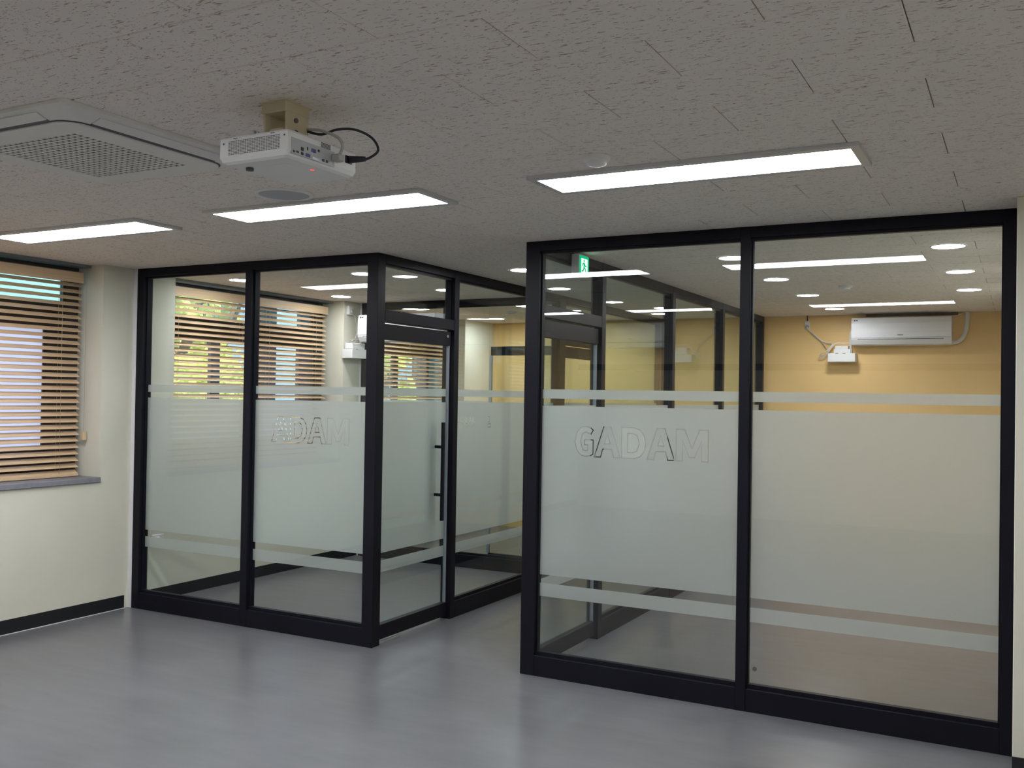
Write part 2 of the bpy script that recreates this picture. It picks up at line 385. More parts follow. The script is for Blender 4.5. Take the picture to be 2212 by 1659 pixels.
# ------------------------------------------------------------------ windows
def window(n, y0, y1, panes, lab, low_mat):
    w = thing('window_%d' % n, lab, 'window', (XL-0.3, (y0+y1)/2, SILL), kind='structure')
    xo, xi = XL-0.33, XL-0.265
    # frame as a plate with openings: build cells between pane rectangles
    yc = sorted({y0, y1, *[v for p in panes for v in p[:2]]}); zc = sorted({SILL+0.035, H, *[v for p in panes for v in p[2:4]]})
    bm = bmesh.new()
    for i in range(len(yc)-1):
        for j in range(len(zc)-1):
            cy, cz = (yc[i]+yc[i+1])/2, (zc[j]+zc[j+1])/2
            if any(p[0] < cy < p[1] and p[2] < cz < p[3] for p in panes): continue
            box(bm, xo, xi, yc[i], yc[i+1], zc[j], zc[j+1])
    bmesh.ops.remove_doubles(bm, verts=bm.verts, dist=1e-5)
    fr = obj('window_frame', bm, 'winframe', w)
    for p in panes:
        # inner sash lip and the pane itself
        b2 = bmesh.new(); t = 0.022
        for r in ((p[0], p[1], p[2], p[2]+t), (p[0], p[1], p[3]-t, p[3]), (p[0], p[0]+t, p[2]+t, p[3]-t), (p[1]-t, p[1], p[2]+t, p[3]-t)):
            box(b2, xi-0.03, xi-0.005, r[0], r[1], r[2], r[3])
        obj('sash', b2, 'winframe', w)
        obj('pane', bx(xi-0.022, xi-0.016, p[0]+t*0.5, p[1]-t*0.5, p[2]+t*0.5, p[3]-t*0.5), p[4], w)
    s = obj('window_sill', bx(XL-0.26, XL+0.018, y0 if n != 1 else y0-0.02, y1, SILL+0.001, SILL+0.037, bev=0.003), 'sill', w)
    obj('blind_track', bx(XL-0.24, XL-0.13, y0+0.002, y1-0.002, 2.480, 2.4995), 'track', w)
    return w
window(1, *WIN[0], [(-1.35, -0.375, 2.21, 2.44, 'winglass'), (-2.3, -1.40, 2.21, 2.44, 'winglass'), (-1.35, -0.52, 1.15, 2.05, 'frostpane'), (-2.3, -1.40, 1.15, 2.05, 'frostpane')],
       'dark framed window behind the blind nearest the viewer', 'frostpane')
window(2, *WIN[1], [(0.45, 1.60, 2.2, 2.46, 'winglass_clear'), (0.45, 1.06, 1.1, 2.04, 'winglass_clear'), (1.12, 1.60, 1.1, 2.04, 'winglass_clear'), (1.82, 2.19, 2.2, 2.44, 'winglass_clear'), (1.82, 2.18, 1.1, 2.04, 'winglass_clear')],
       'dark framed window facing green trees in the near left room', 'winglass')
window(3, *WIN[2], [(3.02, 3.74, 1.1, 2.04, 'winglass_clear'), (3.78, 4.26, 1.1, 2.04, 'winglass_clear'), (3.02, 4.26, 2.2, 2.44, 'winglass_clear'), (4.40, 4.70, 1.1, 2.04, 'winglass')],
       'dark framed window at the far end of the left wall', 'winglass')

# ------------------------------------------------------------------ wooden venetian blinds
def blind(y0, y1, lab, tassel=None, tilt=34):
    xb = XL-0.185; L = y1-y0
    r = thing('venetian_blind', lab, 'blind', (xb, (y0+y1)/2, SILL+0.04), 'wooden blinds on the left wall windows')
    cy = (y0+y1)/2
    obj('valance', bx(xb+0.022, xb+0.032, y0, y1, 2.365, 2.44, bev=0.002), 'wood', r)
    obj('headrail', bx(xb-0.025, xb+0.02, y0+0.01, y1-0.01, 2.40, 2.445), 'track', r)
    sb = bx(-0.025, 0.025, -L/2+0.004, L/2-0.004, -0.0014, 0.0014, bev=0.0008)
    me = bpy.data.meshes.new('slat'); sb.to_mesh(me); sb.free(); me.materials.append(M['wood'])
    z = 2.35; a = math.radians(tilt); pitch = 0.0462
    # the outer edge of each slat is the higher one
    while z > SILL + 0.065:
        inst('slat', me, r, (xb, cy, z), (0, a + random.uniform(-0.02, 0.02), 0)); z -= pitch
    obj('bottom_rail', bx(xb-0.025, xb+0.025, y0+0.004, y1-0.004, SILL+0.040, SILL+0.055, bev=0.003), 'wood', r)
    n = 2 if L < 1.3 else 3
    for i in range(n):
        yy = y0 + 0.16 + (L-0.32)*i/(n-1)
        bm = bmesh.new()
        for dx in (-0.021, 0.021): cyl(bm, (xb+dx, yy, SILL+0.06), (xb+dx, yy, 2.40), 0.0011, n=5)
        obj('ladder_cord', bm, 'cord', r)
    if tassel:
        bm = bmesh.new(); cyl(bm, (xb+0.045, tassel, 1.30), (xb+0.045, tassel, 2.38), 0.0012, n=5); obj('pull_cord', bm, 'cord', r)
        obj('tassel', bx(xb+0.030, xb+0.060, tassel-0.015, tassel+0.015, 1.235, 1.30, bev=0.004), 'cord', r, label='tan wooden pull cord weight')
    return r
blind(-2.32, -0.315, 'tan wooden slat blind in the main room, left edge of the photo', tassel=-0.30)
blind(0.42, 1.46, 'tan wooden slat blind with bright greenery behind, seen through the leftmost pane')
blind(1.475, 2.44, 'tan wooden slat blind showing blue between its slats, right of the bright green one')
blind(3.0, 4.74, 'tan wooden slat blind farthest back, seen through the glass door')

# ------------------------------------------------------------------ lettering cut out of the frosted film
LET = {
 'A': (0.155, [[(0,0),(.038,0),(.050,.045),(.105,.045),(.117,0),(.155,0),(.100,.17),(.055,.17)], [(.060,.075),(.095,.075),(.0775,.135)]]),
 'D': (0.142, [[(0,0),(.075,0),(.112,.014),(.134,.045),(.142,.085),(.134,.125),(.112,.156),(.075,.17),(0,.17)], [(.036,.032),(.068,.032),(.092,.044),(.104,.085),(.092,.126),(.068,.138),(.036,.138)]]),
 'M': (0.178, [[(0,0),(.036,0),(.036,.112),(.074,.02),(.104,.02),(.142,.112),(.142,0),(.178,0),(.178,.17),(.130,.17),(.089,.066),(.048,.17),(0,.17)]]),
 'G': (0.112, [[(.112,.150),(.094,.164),(.066,.17),(.038,.164),(.012,.136),(0,.085),(.012,.034),(.038,.006),(.066,0),(.094,.004),(.112,.014),(.112,.094),(.060,.094),(.060,.066),(.080,.066),(.080,.036),(.068,.031),(.048,.038),(.036,.085),(.046,.128),(.068,.139),(.098,.126)]]),
}
def offset_poly(P, d):
    # grow (d > 0) a simple polygon by a mitred offset
    A = sum(P[i][0]*P[(i+1) % len(P)][1] - P[(i+1) % len(P)][0]*P[i][1] for i in range(len(P)))
    s = 1 if A > 0 else -1; out = []; n = len(P)
    for i in range(n):
        p0, p1, p2 = Vector(P[i-1]), Vector(P[i]), Vector(P[(i+1) % n])
        e1, e2 = (p1-p0).normalized(), (p2-p1).normalized()
        n1, n2 = Vector((e1.y, -e1.x))*s, Vector((e2.y, -e2.x))*s
        b = n1+n2; k = max(b.dot(n1), 0.55); out.append(tuple(p1 + b*(d/k)))
    return out
def film_mesh(u0, u1, z0, z1, polys, mapf):
    # flat sheet with slits; polys = list of (u, z) closed outlines, each becomes a slit
    cu = bpy.data.curves.new('film', 'CURVE'); cu.dimensions = '2D'; cu.fill_mode = 'BOTH'; cu.extrude = 0.0004
    def add(P):
        s = cu.splines.new('POLY'); s.points.add(len(P)-1); s.use_cyclic_u = True
        for i, (u, z) in enumerate(P): s.points[i].co = (u-u0, z-z0, 0, 1)
    add([(u0, z0), (u1, z0), (u1, z1), (u0, z1)])
    for P in polys: add(offset_poly(P, 0.0028)); add(offset_poly(P, -0.0028))
    o = bpy.data.objects.new('film_tmp', cu); COL.objects.link(o)
    dg = bpy.context.evaluated_depsgraph_get(); dg.update()
    me = bpy.data.meshes.new_from_object(o.evaluated_get(dg))
    bpy.data.objects.remove(o); bpy.data.curves.remove(cu)
    bm = bmesh.new(); bm.from_mesh(me); bpy.data.meshes.remove(me)
    # drop any duplicate back face layer, then map into the partition's plane
    bmesh.ops.remove_doubles(bm, verts=bm.verts, dist=1e-6)
    bmesh.ops.dissolve_degenerate(bm, edges=bm.edges, dist=1e-6)
    for v in bm.verts: v.co = Vector(mapf(v.co.x + u0, v.co.y + z0, v.co.z))
    bmesh.ops.recalc_face_normals(bm, faces=bm.faces)
    return bm
def word(txt, u, z):
    out = []
    for ch in txt:
        w, polys = LET[ch]
        for P in polys: out.append([(u+a, z+b) for a, b in P])
        u += w + 0.0085
    return out
def tiny_glyphs(u, z, n, w, h):
    out = []
    for i in range(n):
        a = u + i*w*1.18
        out.append([(a, z+h*0.5), (a+w*0.62, z+h*0.5), (a+w*0.62, z+h), (a, z+h)])
        out.append([(a+w*0.1, z), (a+w, z), (a+w, z+h*0.3), (a+w*0.1, z+h*0.3)])
    return out

# ------------------------------------------------------------------ black framed glass partitions
FILMS = [(1.592, 1.645), (0.575, 1.550), (0.450, 0.526)]
def mapper(kind, c):
    # u along the partition, d from its outer face inwards, z up
    if kind == 'X': return lambda u, d, z: (u, c+d, z)
    if kind == 'Y-': return lambda u, d, z: (c-d, u, z)
    return lambda u, d, z: (c+d, u, z)
def mbox(mp, u0, u1, d0, d1, z0, z1, bev=0.0, bm=None):
    a, b = mp(u0, d0, z0), mp(u1, d1, z1)
    return box(bm or bmesh.new(), a[0], b[0], a[1], b[1], a[2], b[2], bev=bev)
def film_parts(parent, mp, u0, u1, text=None, d=0.0485):
    for i, (z0, z1) in enumerate(FILMS):
        if i == 1 and text:
            b = film_mesh(u0, u1, z0, z1, text, lambda u, z, t: mp(u, d + 0.0004 + t, z))
            obj('frosted_film', b, 'film', parent, label='frosted film with clear outlined lettering')
        else:
            b = mbox(mp, u0, u1, d, d+0.0008, z0, z1)
            obj('frosted_film' if i == 1 else 'film_strip', b, 'film', parent)
def partition(label, kind, c, posts, bays, loc, doors=(), head=True):
    mp = mapper(kind, c)
    P = thing('glass_partition', label, 'partition', loc, 'black framed glass partitions')
    for u0, u1 in posts:
        obj('post', mbox(mp, u0, u1, -0.002, FD+0.002, 0, H-0.0005, bev=0.002), 'frame', P)
    ua, ub = min([p[0] for p in posts] + [b[0] for b in bays]), max([p[1] for p in posts] + [b[1] for b in bays])
    for bay in bays:
        u0, u1 = bay[0], bay[1]; opt = bay[2] if len(bay) > 2 else {}
        z0 = opt.get('z0', 0.0)
        obj('top_rail', mbox(mp, u0, u1, 0.0, FD, 2.442, H-0.0005, bev=0.0015), 'frame', P)
        obj('bead', mbox(mp, u0, u1, 0.024, 0.056, 2.428, 2.4425), 'frame', P)
        if z0 == 0:
            obj('base_rail', mbox(mp, u0, u1, 0.0, FD, 0.0, 0.116, bev=0.0015), 'frame', P)
            obj('bead', mbox(mp, u0, u1, 0.024, 0.056, 0.1155, 0.136), 'frame', P)
            zb = 0.13
        else:
            obj('transom_rail', mbox(mp, u0, u1, 0.0, FD, 2.068, 2.142, bev=0.0015), 'frame', P)
            zb = 2.138
        bmd = bmesh.new()
        for a, b in ((u0, u0+0.008), (u1-0.008, u1)):
            if opt.get('seam') is not None and abs(a+0.004-opt['seam']) < 0.02: continue
            mbox(mp, a, b, 0.026, 0.054, zb, 2.43, bm=bmd)
        obj('side_bead', bmd, 'frame', P)
        g = obj('glass_pane', mbox(mp, u0+0.002, u1-0.002, 0.036, 0.046, zb, 2.436), 'glass', P)
        if z0 == 0 and opt.get('film', True):
            film_parts(g, mp, u0+0.008, u1-0.008, opt.get('text'))
    return P, mp
def glass_door(n, label, mp, u0, u1, loc, hs=1, handle=True, bottom=(0.028, 0.122), top=(1.955, 2.056), lock=True):
    D = thing('door_%d' % n, label, 'door', loc, kind='structure')
    obj('top_rail', mbox(mp, u0+0.004, u1-0.004, 0.018, 0.064, *top, bev=0.0015), 'frame', D)
    obj('bottom_rail', mbox(mp, u0+0.004, u1-0.004, 0.018, 0.064, *bottom, bev=0.0015), 'frame', D)
    g = obj('glass_pane', mbox(mp, u0+0.004, u1-0.004, 0.036, 0.046, bottom[1]-0.005, top[0]+0.005), 'glass', D)
    film_parts(g, mp, u0+0.005, u1-0.005)
    e = u1 if hs > 0 else u0
    obj('edge_seal', mbox(mp, e-0.006*hs, e+0.003*hs, 0.030, 0.052, bottom[1], top[0]), 'silver', D, label='silver edge seal')
    if handle:
        hu = e - 0.135*hs
        for dd in (-0.014, 0.088):
            h = obj('handle', mbox(mp, hu-0.014, hu+0.014, dd-0.009, dd+0.009, 0.72, 1.41, bev=0.002), 'frame', D, label='long black pull bar')
            for z in (0.90, 1.237):
                bm = bmesh.new(); cyl(bm, mp(hu, dd, z), mp(hu, 0.036 if dd < 0 else 0.046, z), 0.011, n=12)
                obj('standoff', bm, 'frame', h)
    if lock:
        bm = bmesh.new(); lu = e - 0.05*hs; cyl(bm, mp(lu, 0.012, top[1]-0.035), mp(lu, 0.019, top[1]-0.035), 0.011, n=16)
        obj('lock', bm, 'chrome', D)
        obj('pivot', mbox(mp, e-0.045*hs, e-0.01*hs, 0.03, 0.05, top[1]-0.002, top[1]+0.014), 'chrome', D)
    return D

TXT_Z = 1.268
partition('glass partition front of the left room, the one lettered ADAM', 'X', 0.0,
          [(-3.234, -3.165), (-2.172, -2.112), (-1.137, XB)],
          [(-3.165, -2.172), (-2.112, -1.137, {'text': word('ADAM', -1.955, TXT_Z)})], ((-2.2, 0.04, 0)))
partition('large glass partition on the right, the one lettered GADAM', 'X', 0.0,
          [(0.0, 0.088), (1.254, 1.306), (2.472, XD+0.004)],
          [(0.088, 1.254, {'text': word('GADAM', 0.305, TXT_Z)}), (1.306, 2.472)], ((1.25, 0.04, 0)))
P, mpB = partition('glass side partition of the left rooms, along the left of the corridor', 'Y-', XB,
          [(0.928, 0.992), (2.70, 2.82), (3.60, 3.66), (5.39, Y4-0.002)],
          [(0.084, 0.928, {'z0': 1}), (0.992, 2.70, {'text': tiny_glyphs(1.02, 1.385, 6, 0.045, 0.05) + tiny_glyphs(1.52, 1.36, 1, 0.05, 0.08)}), (2.82, 3.60, {'z0': 1}), (3.66, 5.39)], (XB-0.04, 2.7, 0))
glass_door(1, 'frosted glass door with a long black pull bar, side of the left room', mpB, 0.090, 0.915, (XB-0.04, 0.5, 0.028))
glass_door(2, 'glass door of the far left room opening on the corridor', mpB, 2.83, 3.59, (XB-0.04, 3.2, 0.028))
P, mpC = partition('glass side partition of the right room, along the right of the corridor', 'Y+', 0.0,
          [(0.955, 1.020), (2.41, 2.475), (3.85, 3.915), (5.39, Y4-0.002)],
          [(0.084, 0.955, {'z0': 1}), (1.020, 2.41), (2.475, 3.85), (3.915, 5.39)], (0.04, 2.7, 0))
glass_door(3, 'glass door in the side of the right room, under the exit sign', mpC, 0.092, 0.942, (0.04, 0.5, 0.028), handle=True)
P, mpY2 = partition('glass partition between the two left rooms', 'X', Y2,
          [(-3.250, -3.19), (-2.30, -2.24)],
          [(-3.19, -2.30), (-2.24, -1.815, {'seam': -1.815}), (-1.815, XB-FD-0.002, {'film': False, 'seam': -1.815})], (-2.2, Y2+0.04, 0))
# framed glass leaf set into the last bay, seen edge on through the corridor glass
D4 = thing('door_4', 'glass leaf with a dark top rail between the two left rooms', 'door', (-1.47, Y2+0.04, 0.118), kind='structure')
obj('top_rail', mbox(mpY2, -1.805, -1.14, 0.052, 0.078, 1.975, 2.058, bev=0.001), 'frame', D4)
obj('bottom_rail', mbox(mpY2, -1.805, -1.14, 0.052, 0.078, 0.118, 0.150, bev=0.001), 'frame', D4)
obj('glass_pane', mbox(mpY2, -1.805, -1.14, 0.060, 0.068, 0.145, 1.98), 'glass', D4)
obj('edge_seal', mbox(mpY2, -1.82, -1.795, 0.054, 0.074, 0.150, 1.975), 'silver', D4)

# ------------------------------------------------------------------ ceiling lights
def panel_light(x, y, label):
    L = thing('ceiling_light', label, 'ceiling light', (x, y, H), 'rectangular ceiling lights of the main room')
    a, b, t = 0.644, 0.164, 0.014; ea, eb = 0.612, 0.124; zb = H-t
    bm = bmesh.new()
    for (x0, x1, y0, y1) in ((-a, a, -b, -eb), (-a, a, eb, b), (-a, -ea, -eb, eb), (ea, a, -eb, eb)):
        box(bm, x+x0, x+x1, y+y0, y+y1, zb, H-0.0005)
    obj('frame', bm, 'lightframe', L)
    obj('diffuser', bx(x-ea, x+ea, y-eb, y+eb, zb+0.001, zb+0.008), 'panel', L, label='glowing white diffuser')
YROW = -1.32
panel_light(1.405, YROW, 'long bright ceiling light nearest the large right glass front')
panel_light(-0.405, YROW, 'long bright ceiling light between the projector and the left glass room')
panel_light(-2.18, YROW, 'long bright ceiling light cut by the left edge, above the blinds')
for x, w in ((-2.18, 'farthest left'), (-0.405, 'second from the left'), (1.405, 'third from the left'), (3.2, 'farthest right')):
    panel_light(x, -4.2, 'long bright ceiling light in the row over the viewer, ' + w)
def downlight(x, y, label, grp):
    L = thing('downlight', label, 'downlight', (x, y, H), grp)
    bm = lathe(bmesh.new(), (x, y), [(0.100, H-0.0003), (0.098, H-0.004), (0.089, H-0.005), (0.087, H-0.002)], 28, cap_end=False)
    obj('trim_ring', bm, 'white', L)
    bm = bmesh.new(); vsx = [bm.verts.new((x+0.0875*math.cos(2*math.pi*i/28), y+0.0875*math.sin(2*math.pi*i/28), H-0.0025)) for i in range(28)]
    bm.faces.new(vsx[::-1]); obj('lens', bm, 'down', L)
rowname = ['nearest the glass front', 'second from the glass front', 'third from the glass front', 'nearest the yellow wall']
for i, y in enumerate((1.05, 2.24, 3.42, 4.74)):
    if i < 3: downlight(2.17, y, 'round downlight in the right-hand row of the right room, ' + rowname[i], 'downlights in the right room')
    downlight(0.93, y, 'round downlight in the left-hand row of the right room, ' + rowname[i], 'downlights in the right room')
downlight(-3.0, 0.81, 'round downlight near the bright green blind in the left room', 'downlights in the left rooms')
downlight(-1.8, 0.84, 'round downlight beside the corner post of the left room', 'downlights in the left rooms')
downlight(-3.02, 2.12, 'round downlight above the column with the small shelf', 'downlights in the left rooms')
downlight(-1.8, 2.0, 'round downlight behind the door post of the left room', 'downlights in the left rooms')
downlight(-3.05, 3.45, 'round downlight of the far left room nearest the air conditioner', 'downlights in the left rooms')
downlight(-2.86, 4.80, 'round downlight of the far left room by the pale column', 'downlights in the left rooms')
downlight(-1.81, 3.47, 'round downlight of the far left room beside the dark corner post', 'downlights in the left rooms')
downlight(-1.8, 4.86, 'round downlight of the far left room nearest the yellow wall', 'downlights in the left rooms')
downlight(-0.59, 1.09, 'round downlight at the mouth of the corridor', 'downlights in the corridor')
downlight(-0.60, 4.12, 'round downlight at the far end of the corridor', 'downlights in the corridor')

# ------------------------------------------------------------------ smoke detectors and ceiling speaker
def detector(x, y, label):
    T = thing('smoke_detector', label, 'smoke detector', (x, y, H), 'smoke detectors')
    obj('base', lathe(bmesh.new(), (x, y), [(0.052, H-0.0003), (0.052, H-0.010), (0.048, H-0.016), (0.036, H-0.018)], 28), 'white', T)
    obj('dome', lathe(bmesh.new(), (x, y), [(0.036, H-0.018), (0.037, H-0.026), (0.036, H-0.030), (0.030, H-0.034), (0.012, H-0.038)], 28), 'white', T)
detector(1.147, -1.66, 'white round smoke detector beside the long light at right')
detector(1.33, 2.82, 'small smoke detector between the downlights of the right room')
detector(-2.25, 4.03, 'small smoke detector in the far left room')
T = thing('ceiling_speaker', 'flat grey round ceiling speaker below the projector', 'speaker', (-0.40, -1.62, H))
obj('rim', lathe(bmesh.new(), (-0.40, -1.62), [(0.130, H-0.0003), (0.129, H-0.006), (0.118, H-0.008), (0.112, H-0.004)], 40, cap_end=False), 'white', T)
obj('grille', lathe(bmesh.new(), (-0.40, -1.62), [(0.113, H-0.0045), (0.108, H-0.0055), (0.05, H-0.007)], 40), 'speaker', T)

# ------------------------------------------------------------------ ceiling cassette air conditioner
def rrect(cx, cy, hx, hy, r, n=6):
    out = []
    for sx, sy, a0 in ((1, 1, 0), (-1, 1, 90), (-1, -1, 180), (1, -1, 270)):
        for k in range(n+1):
            a = math.radians(a0 + 90*k/n); out.append((cx + sx*(hx-r) + r*math.cos(a), cy + sy*(hy-r) + r*math.sin(a)))
    return out
def loft(bm, loops, cap=True):
    R = [[bm.verts.new(p) for p in L] for L in loops]
    for A, B in zip(R, R[1:]):
        for i in range(len(A)):
            bm.faces.new((A[i], A[(i+1) % len(A)], B[(i+1) % len(A)], B[i]))
    if cap: bm.faces.new(R[0][::-1]); bm.faces.new(R[-1])
    bmesh.ops.recalc_face_normals(bm, faces=bm.faces); return bm
def cassette(cx, cy, label):
    A = thing('cassette_air_conditioner', label, 'air conditioner', (cx, cy, H), 'ceiling cassette air conditioners')
    def lp(h, r, z): return [(x, y, z) for x, y in rrect(cx, cy, h, h, r)]
    obj('body', loft(bmesh.new(), [lp(0.422, 0.012, H-0.0005), lp(0.422, 0.014, H-0.012), lp(0.412, 0.02, H-0.017), lp(0.358, 0.06, H-0.036)]), 'acwhite', A)
    # centre panel, a shadow gap away from the body
    obj('gap', loft(bmesh.new(), [lp(0.351, 0.075, H-0.0355), lp(0.351, 0.075, H-0.0385)]), 'grille', A)
    pan = bmesh.new(); g = 0.245
    i1 = [(x, y, H-0.046) for x, y in rrect(cx, cy, g, g, 0.01)]; i2 = [(x, y, H-0.0385) for x, y in rrect(cx, cy, g, g, 0.01)]
    loft(pan, [lp(0.346, 0.075, H-0.037), lp(0.346, 0.075, H-0.043), lp(0.340, 0.07, H-0.046), i1, i2], cap=False)
    obj('centre_panel', pan, 'acwhite', A)
    obj('recess', bx(cx-g, cx+g, cy-g, cy+g, H-0.0392, H-0.0386), 'grille', A)
    gb = bmesh.new()
    for i in range(21):
        t = -g + 2*g*i/20; box(gb, cx-g, cx+g, cy+t-0.0050, cy+t+0.0050, H-0.0458, H-0.0430)
    for i in range(17):
        t = -g + 2*g*i/16; box(gb, cx+t-0.0058, cx+t+0.0058, cy-g, cy+g, H-0.0455, H-0.0425)
    obj('grille', gb, 'acwhite', A, kind='stuff')
    for sx, sy in ((1, 0), (-1, 0), (0, 1), (0, -1)):
        s_ = sx + sy; c_ = cx if sx else cy; o_ = cy if sx else cx
        pr = [(c_+s_*0.3655, H-0.0345), (c_+s_*0.404, H-0.0208), (c_+s_*0.404, H-0.0232), (c_+s_*0.3655, H-0.0368)]
        obj('louver', prism(bmesh.new(), pr, o_-0.27, o_+0.27, 'Y' if sx else 'X'), 'acwhite', A)
        pr = [(c_+s_*0.352, H-0.0375), (c_+s_*0.3645, H-0.0338), (c_+s_*0.3645, H-0.0355), (c_+s_*0.352, H-0.0392)]
        obj('outlet_slot', prism(bmesh.new(), pr, o_-0.27, o_+0.27, 'Y' if sx else 'X'), 'darkgrey', A)
    return A
cassette(-0.478, -2.588, 'white square ceiling cassette with a slotted grille, upper left')
cassette(-0.55, -6.0, 'white square ceiling cassette behind the viewer, mirrored in the glass')

# ------------------------------------------------------------------ projector on its ceiling mount
px0, px1, py0, py1, pz0, pz1 = 0.358, 0.636, -2.772, -2.440, 2.302, 2.384
PJ = thing('projector', 'white projector hanging from the ceiling on a cream bracket', 'projector', ((px0+px1)/2, (py0+py1)/2, pz0))
def plp(z, ins, r):
    return [(x, y, z) for x, y in rrect((px0+px1)/2, (py0+py1)/2, (px1-px0)/2-ins, (py1-py0)/2-ins, r, 4)]
bdy = loft(bmesh.new(), [plp(pz1, 0.005, 0.012), plp(pz1-0.006, 0.0, 0.012), plp(pz0+0.020, 0.0, 0.012), plp(pz0+0.006, 0.006, 0.012), plp(pz0, 0.016, 0.015)])
obj('body', bdy, 'white', PJ)
vg = obj('vent_recess', bx(px0+0.042, px1-0.030, py0-0.0012, py0+0.002, pz0+0.024, pz0+0.068), 'dark', PJ)
bm = bmesh.new()
for i in range(11):
    z = pz0 + 0.024 + 0.0044*i; box(bm, px0+0.042, px1-0.030, py0-0.0024, py0, z-0.0011, z+0.0011)
for i in range(23):
    x = px0 + 0.042 + (px1-px0-0.072)*i/22; box(bm, x-0.0005, x+0.0005, py0-0.0021, py0, pz0+0.024, pz0+0.068)
obj('vent_grille', bm, 'white', PJ, kind='stuff')
bm = bmesh.new()
for x, z in ((px0+0.022, pz0+0.062), (px1-0.014, pz0+0.064)): cyl(bm, (x, py0-0.001, z), (x, py0+0.001, z), 0.003, n=10)
for x in (px0+0.07, px1-0.06): box(bm, x-0.008, x+0.008, py0-0.0012, py0+0.001, pz0+0.0735, pz0+0.0755)
obj('screw', bm, 'darkgrey', PJ)
pp = obj('port_panel', bx(px1-0.002, px1+0.0012, py0+0.014, py0+0.215, pz0+0.012, pz0+0.060), pmat('port_plate', (0.46, 0.48, 0.50), 0.45, noise=0.03), PJ)
for (y, z, w, h, mt) in ((0.025, 0.019, 0.008, 0.006, 'dark'), (0.041, 0.021, 0.010, 0.006, 'dark'), (0.062, 0.034, 0.011, 0.011, 'dark'), (0.062, 0.020, 0.010, 0.008, 'dark'), (0.086, 0.041, 0.004, 0.010, 'dark'),
                         (0.088, 0.021, 0.020, 0.010, 'port_blue'), (0.114, 0.041, 0.020, 0.011, 'port_blue'), (0.122, 0.018, 0.030, 0.010, 'alu'), (0.138, 0.046, 0.008, 0.008, 'dark'), (0.160, 0.022, 0.010, 0.008, 'dark'), (0.178, 0.022, 0.010, 0.008, 'dark')):
    obj('port', bx(px1+0.001, px1+0.0035, py0+y-w/2, py0+y+w/2, pz0+z-h/2, pz0+z+h/2, bev=0.0008), mt, pp)
bm = bmesh.new()
for i in range(5):
    z = pz0 + 0.060 + 0.0038*i; box(bm, px1-0.001, px1+0.0008, py0+0.150, py0+0.196, z-0.0011, z+0.0011)
obj('side_vent', bm, 'dark', PJ, kind='stuff')
obj('socket', bx(px1-0.004, px1+0.003, py1-0.062, py1-0.030, pz0+0.040, pz0+0.064), 'dark', PJ)
obj('keypad', bx(0.50, 0.57, -2.70, -2.64, pz0-0.0008, pz0+0.001), 'white', PJ)
bm = bmesh.new(); cyl(bm, (0.585, -2.60, pz0-0.0012), (0.585, -2.60, pz0+0.001), 0.007, n=14); obj('indicator', bm, 'led', PJ, label='glowing red power light')
bm = bmesh.new(); cyl(bm, (0.42, -2.70, pz0-0.008), (0.42, -2.70, pz0+0.002), 0.012, n=14); obj('foot', bm, 'darkgrey', PJ)
bm = bmesh.new(); cyl(bm, (px0-0.018, -2.54, pz0+0.045), (px0+0.01, -2.54, pz0+0.045), 0.032, n=24); obj('lens', bm, 'dark', PJ)
MT = thing('projector_mount', 'cream steel ceiling bracket holding the projector', 'bracket', (0.51, -2.63, pz1))
obj('ceiling_plate', bx(0.462, 0.562, -2.700, -2.590, H-0.034, H-0.001, bev=0.003), 'mount', MT)
obj('plate_flange', bx(0.458, 0.566, -2.705, -2.585, H-0.004, H-0.0006), 'mount', MT)
obj('bracket_cheek', bx(0.555, 0.562, -2.695, -2.595, pz1-0.002, H-0.032), 'mount', MT)
obj('bracket_cheek', bx(0.468, 0.475, -2.695, -2.595, pz1-0.002, H-0.032), 'mount', MT)
obj('knuckle', bx(0.485, 0.545, -2.690, -2.640, pz1-0.002, pz1+0.036, bev=0.004), 'mount', MT)
obj('spider_plate', bx(0.43, 0.60, -2.700, -2.560, pz1-0.001, pz1+0.006, bev=0.001), 'mount', MT)
obj('hook', bx(0.442, 0.448, -2.715, -2.700, pz1, pz1+0.030), 'alu', MT)
obj('hook', bx(0.458, 0.464, -2.715, -2.700, pz1, pz1+0.024), 'alu', MT)
for p0, p1 in (((0.561, -2.655, H-0.055), (0.567, -2.655, H-0.055)), ((0.561, -2.655, H-0.092), (0.567, -2.655, H-0.092)), ((0.495, -2.694, pz1+0.012), (0.495, -2.688, pz1+0.012)), ((0.535, -2.694, pz1+0.012), (0.535, -2.688, pz1+0.012))):
    obj('bolt', cyl(bmesh.new(), p0, p1, 0.0075, n=12), 'darkgrey', MT)
bm = tube(bmesh.new(), [(0.562, -2.60, 2.425), (0.60, -2.575, 2.418), (0.640, -2.55, 2.435), (0.680, -2.51, 2.440), (0.715, -2.468, 2.420), (0.725, -2.447, 2.385), (0.702, -2.46, 2.360), (0.672, -2.470, 2.352)], 0.0042)
kc = obj('power_cable', bm, 'cable_black', org=(0.64, -2.48, 2.352), label='black power cable looping from the bracket to the projector', cat='cable')
bm = bmesh.new(); cyl(bm, (0.640, -2.486, 2.354), (0.690, -2.466, 2.356), 0.0125, 0.008, n=12); obj('plug', bm, 'cable_black', kc)
bm = tube(bmesh.new(), [(0.562, -2.60, 2.432), (0.61, -2.59, 2.425), (0.655, -2.565, 2.405), (0.668, -2.556, 2.378), (0.660, -2.560, 2.350)], 0.0048)
vc = obj('video_cable', bm, 'cable_grey', org=(0.645, -2.56, 2.34), label='grey video cable plugged into the side of the projector', cat='cable')
obj('connector', bx(0.638, 0.668, -2.574, -2.546, 2.330, 2.352, bev=0.003), 'cable_grey', vc)

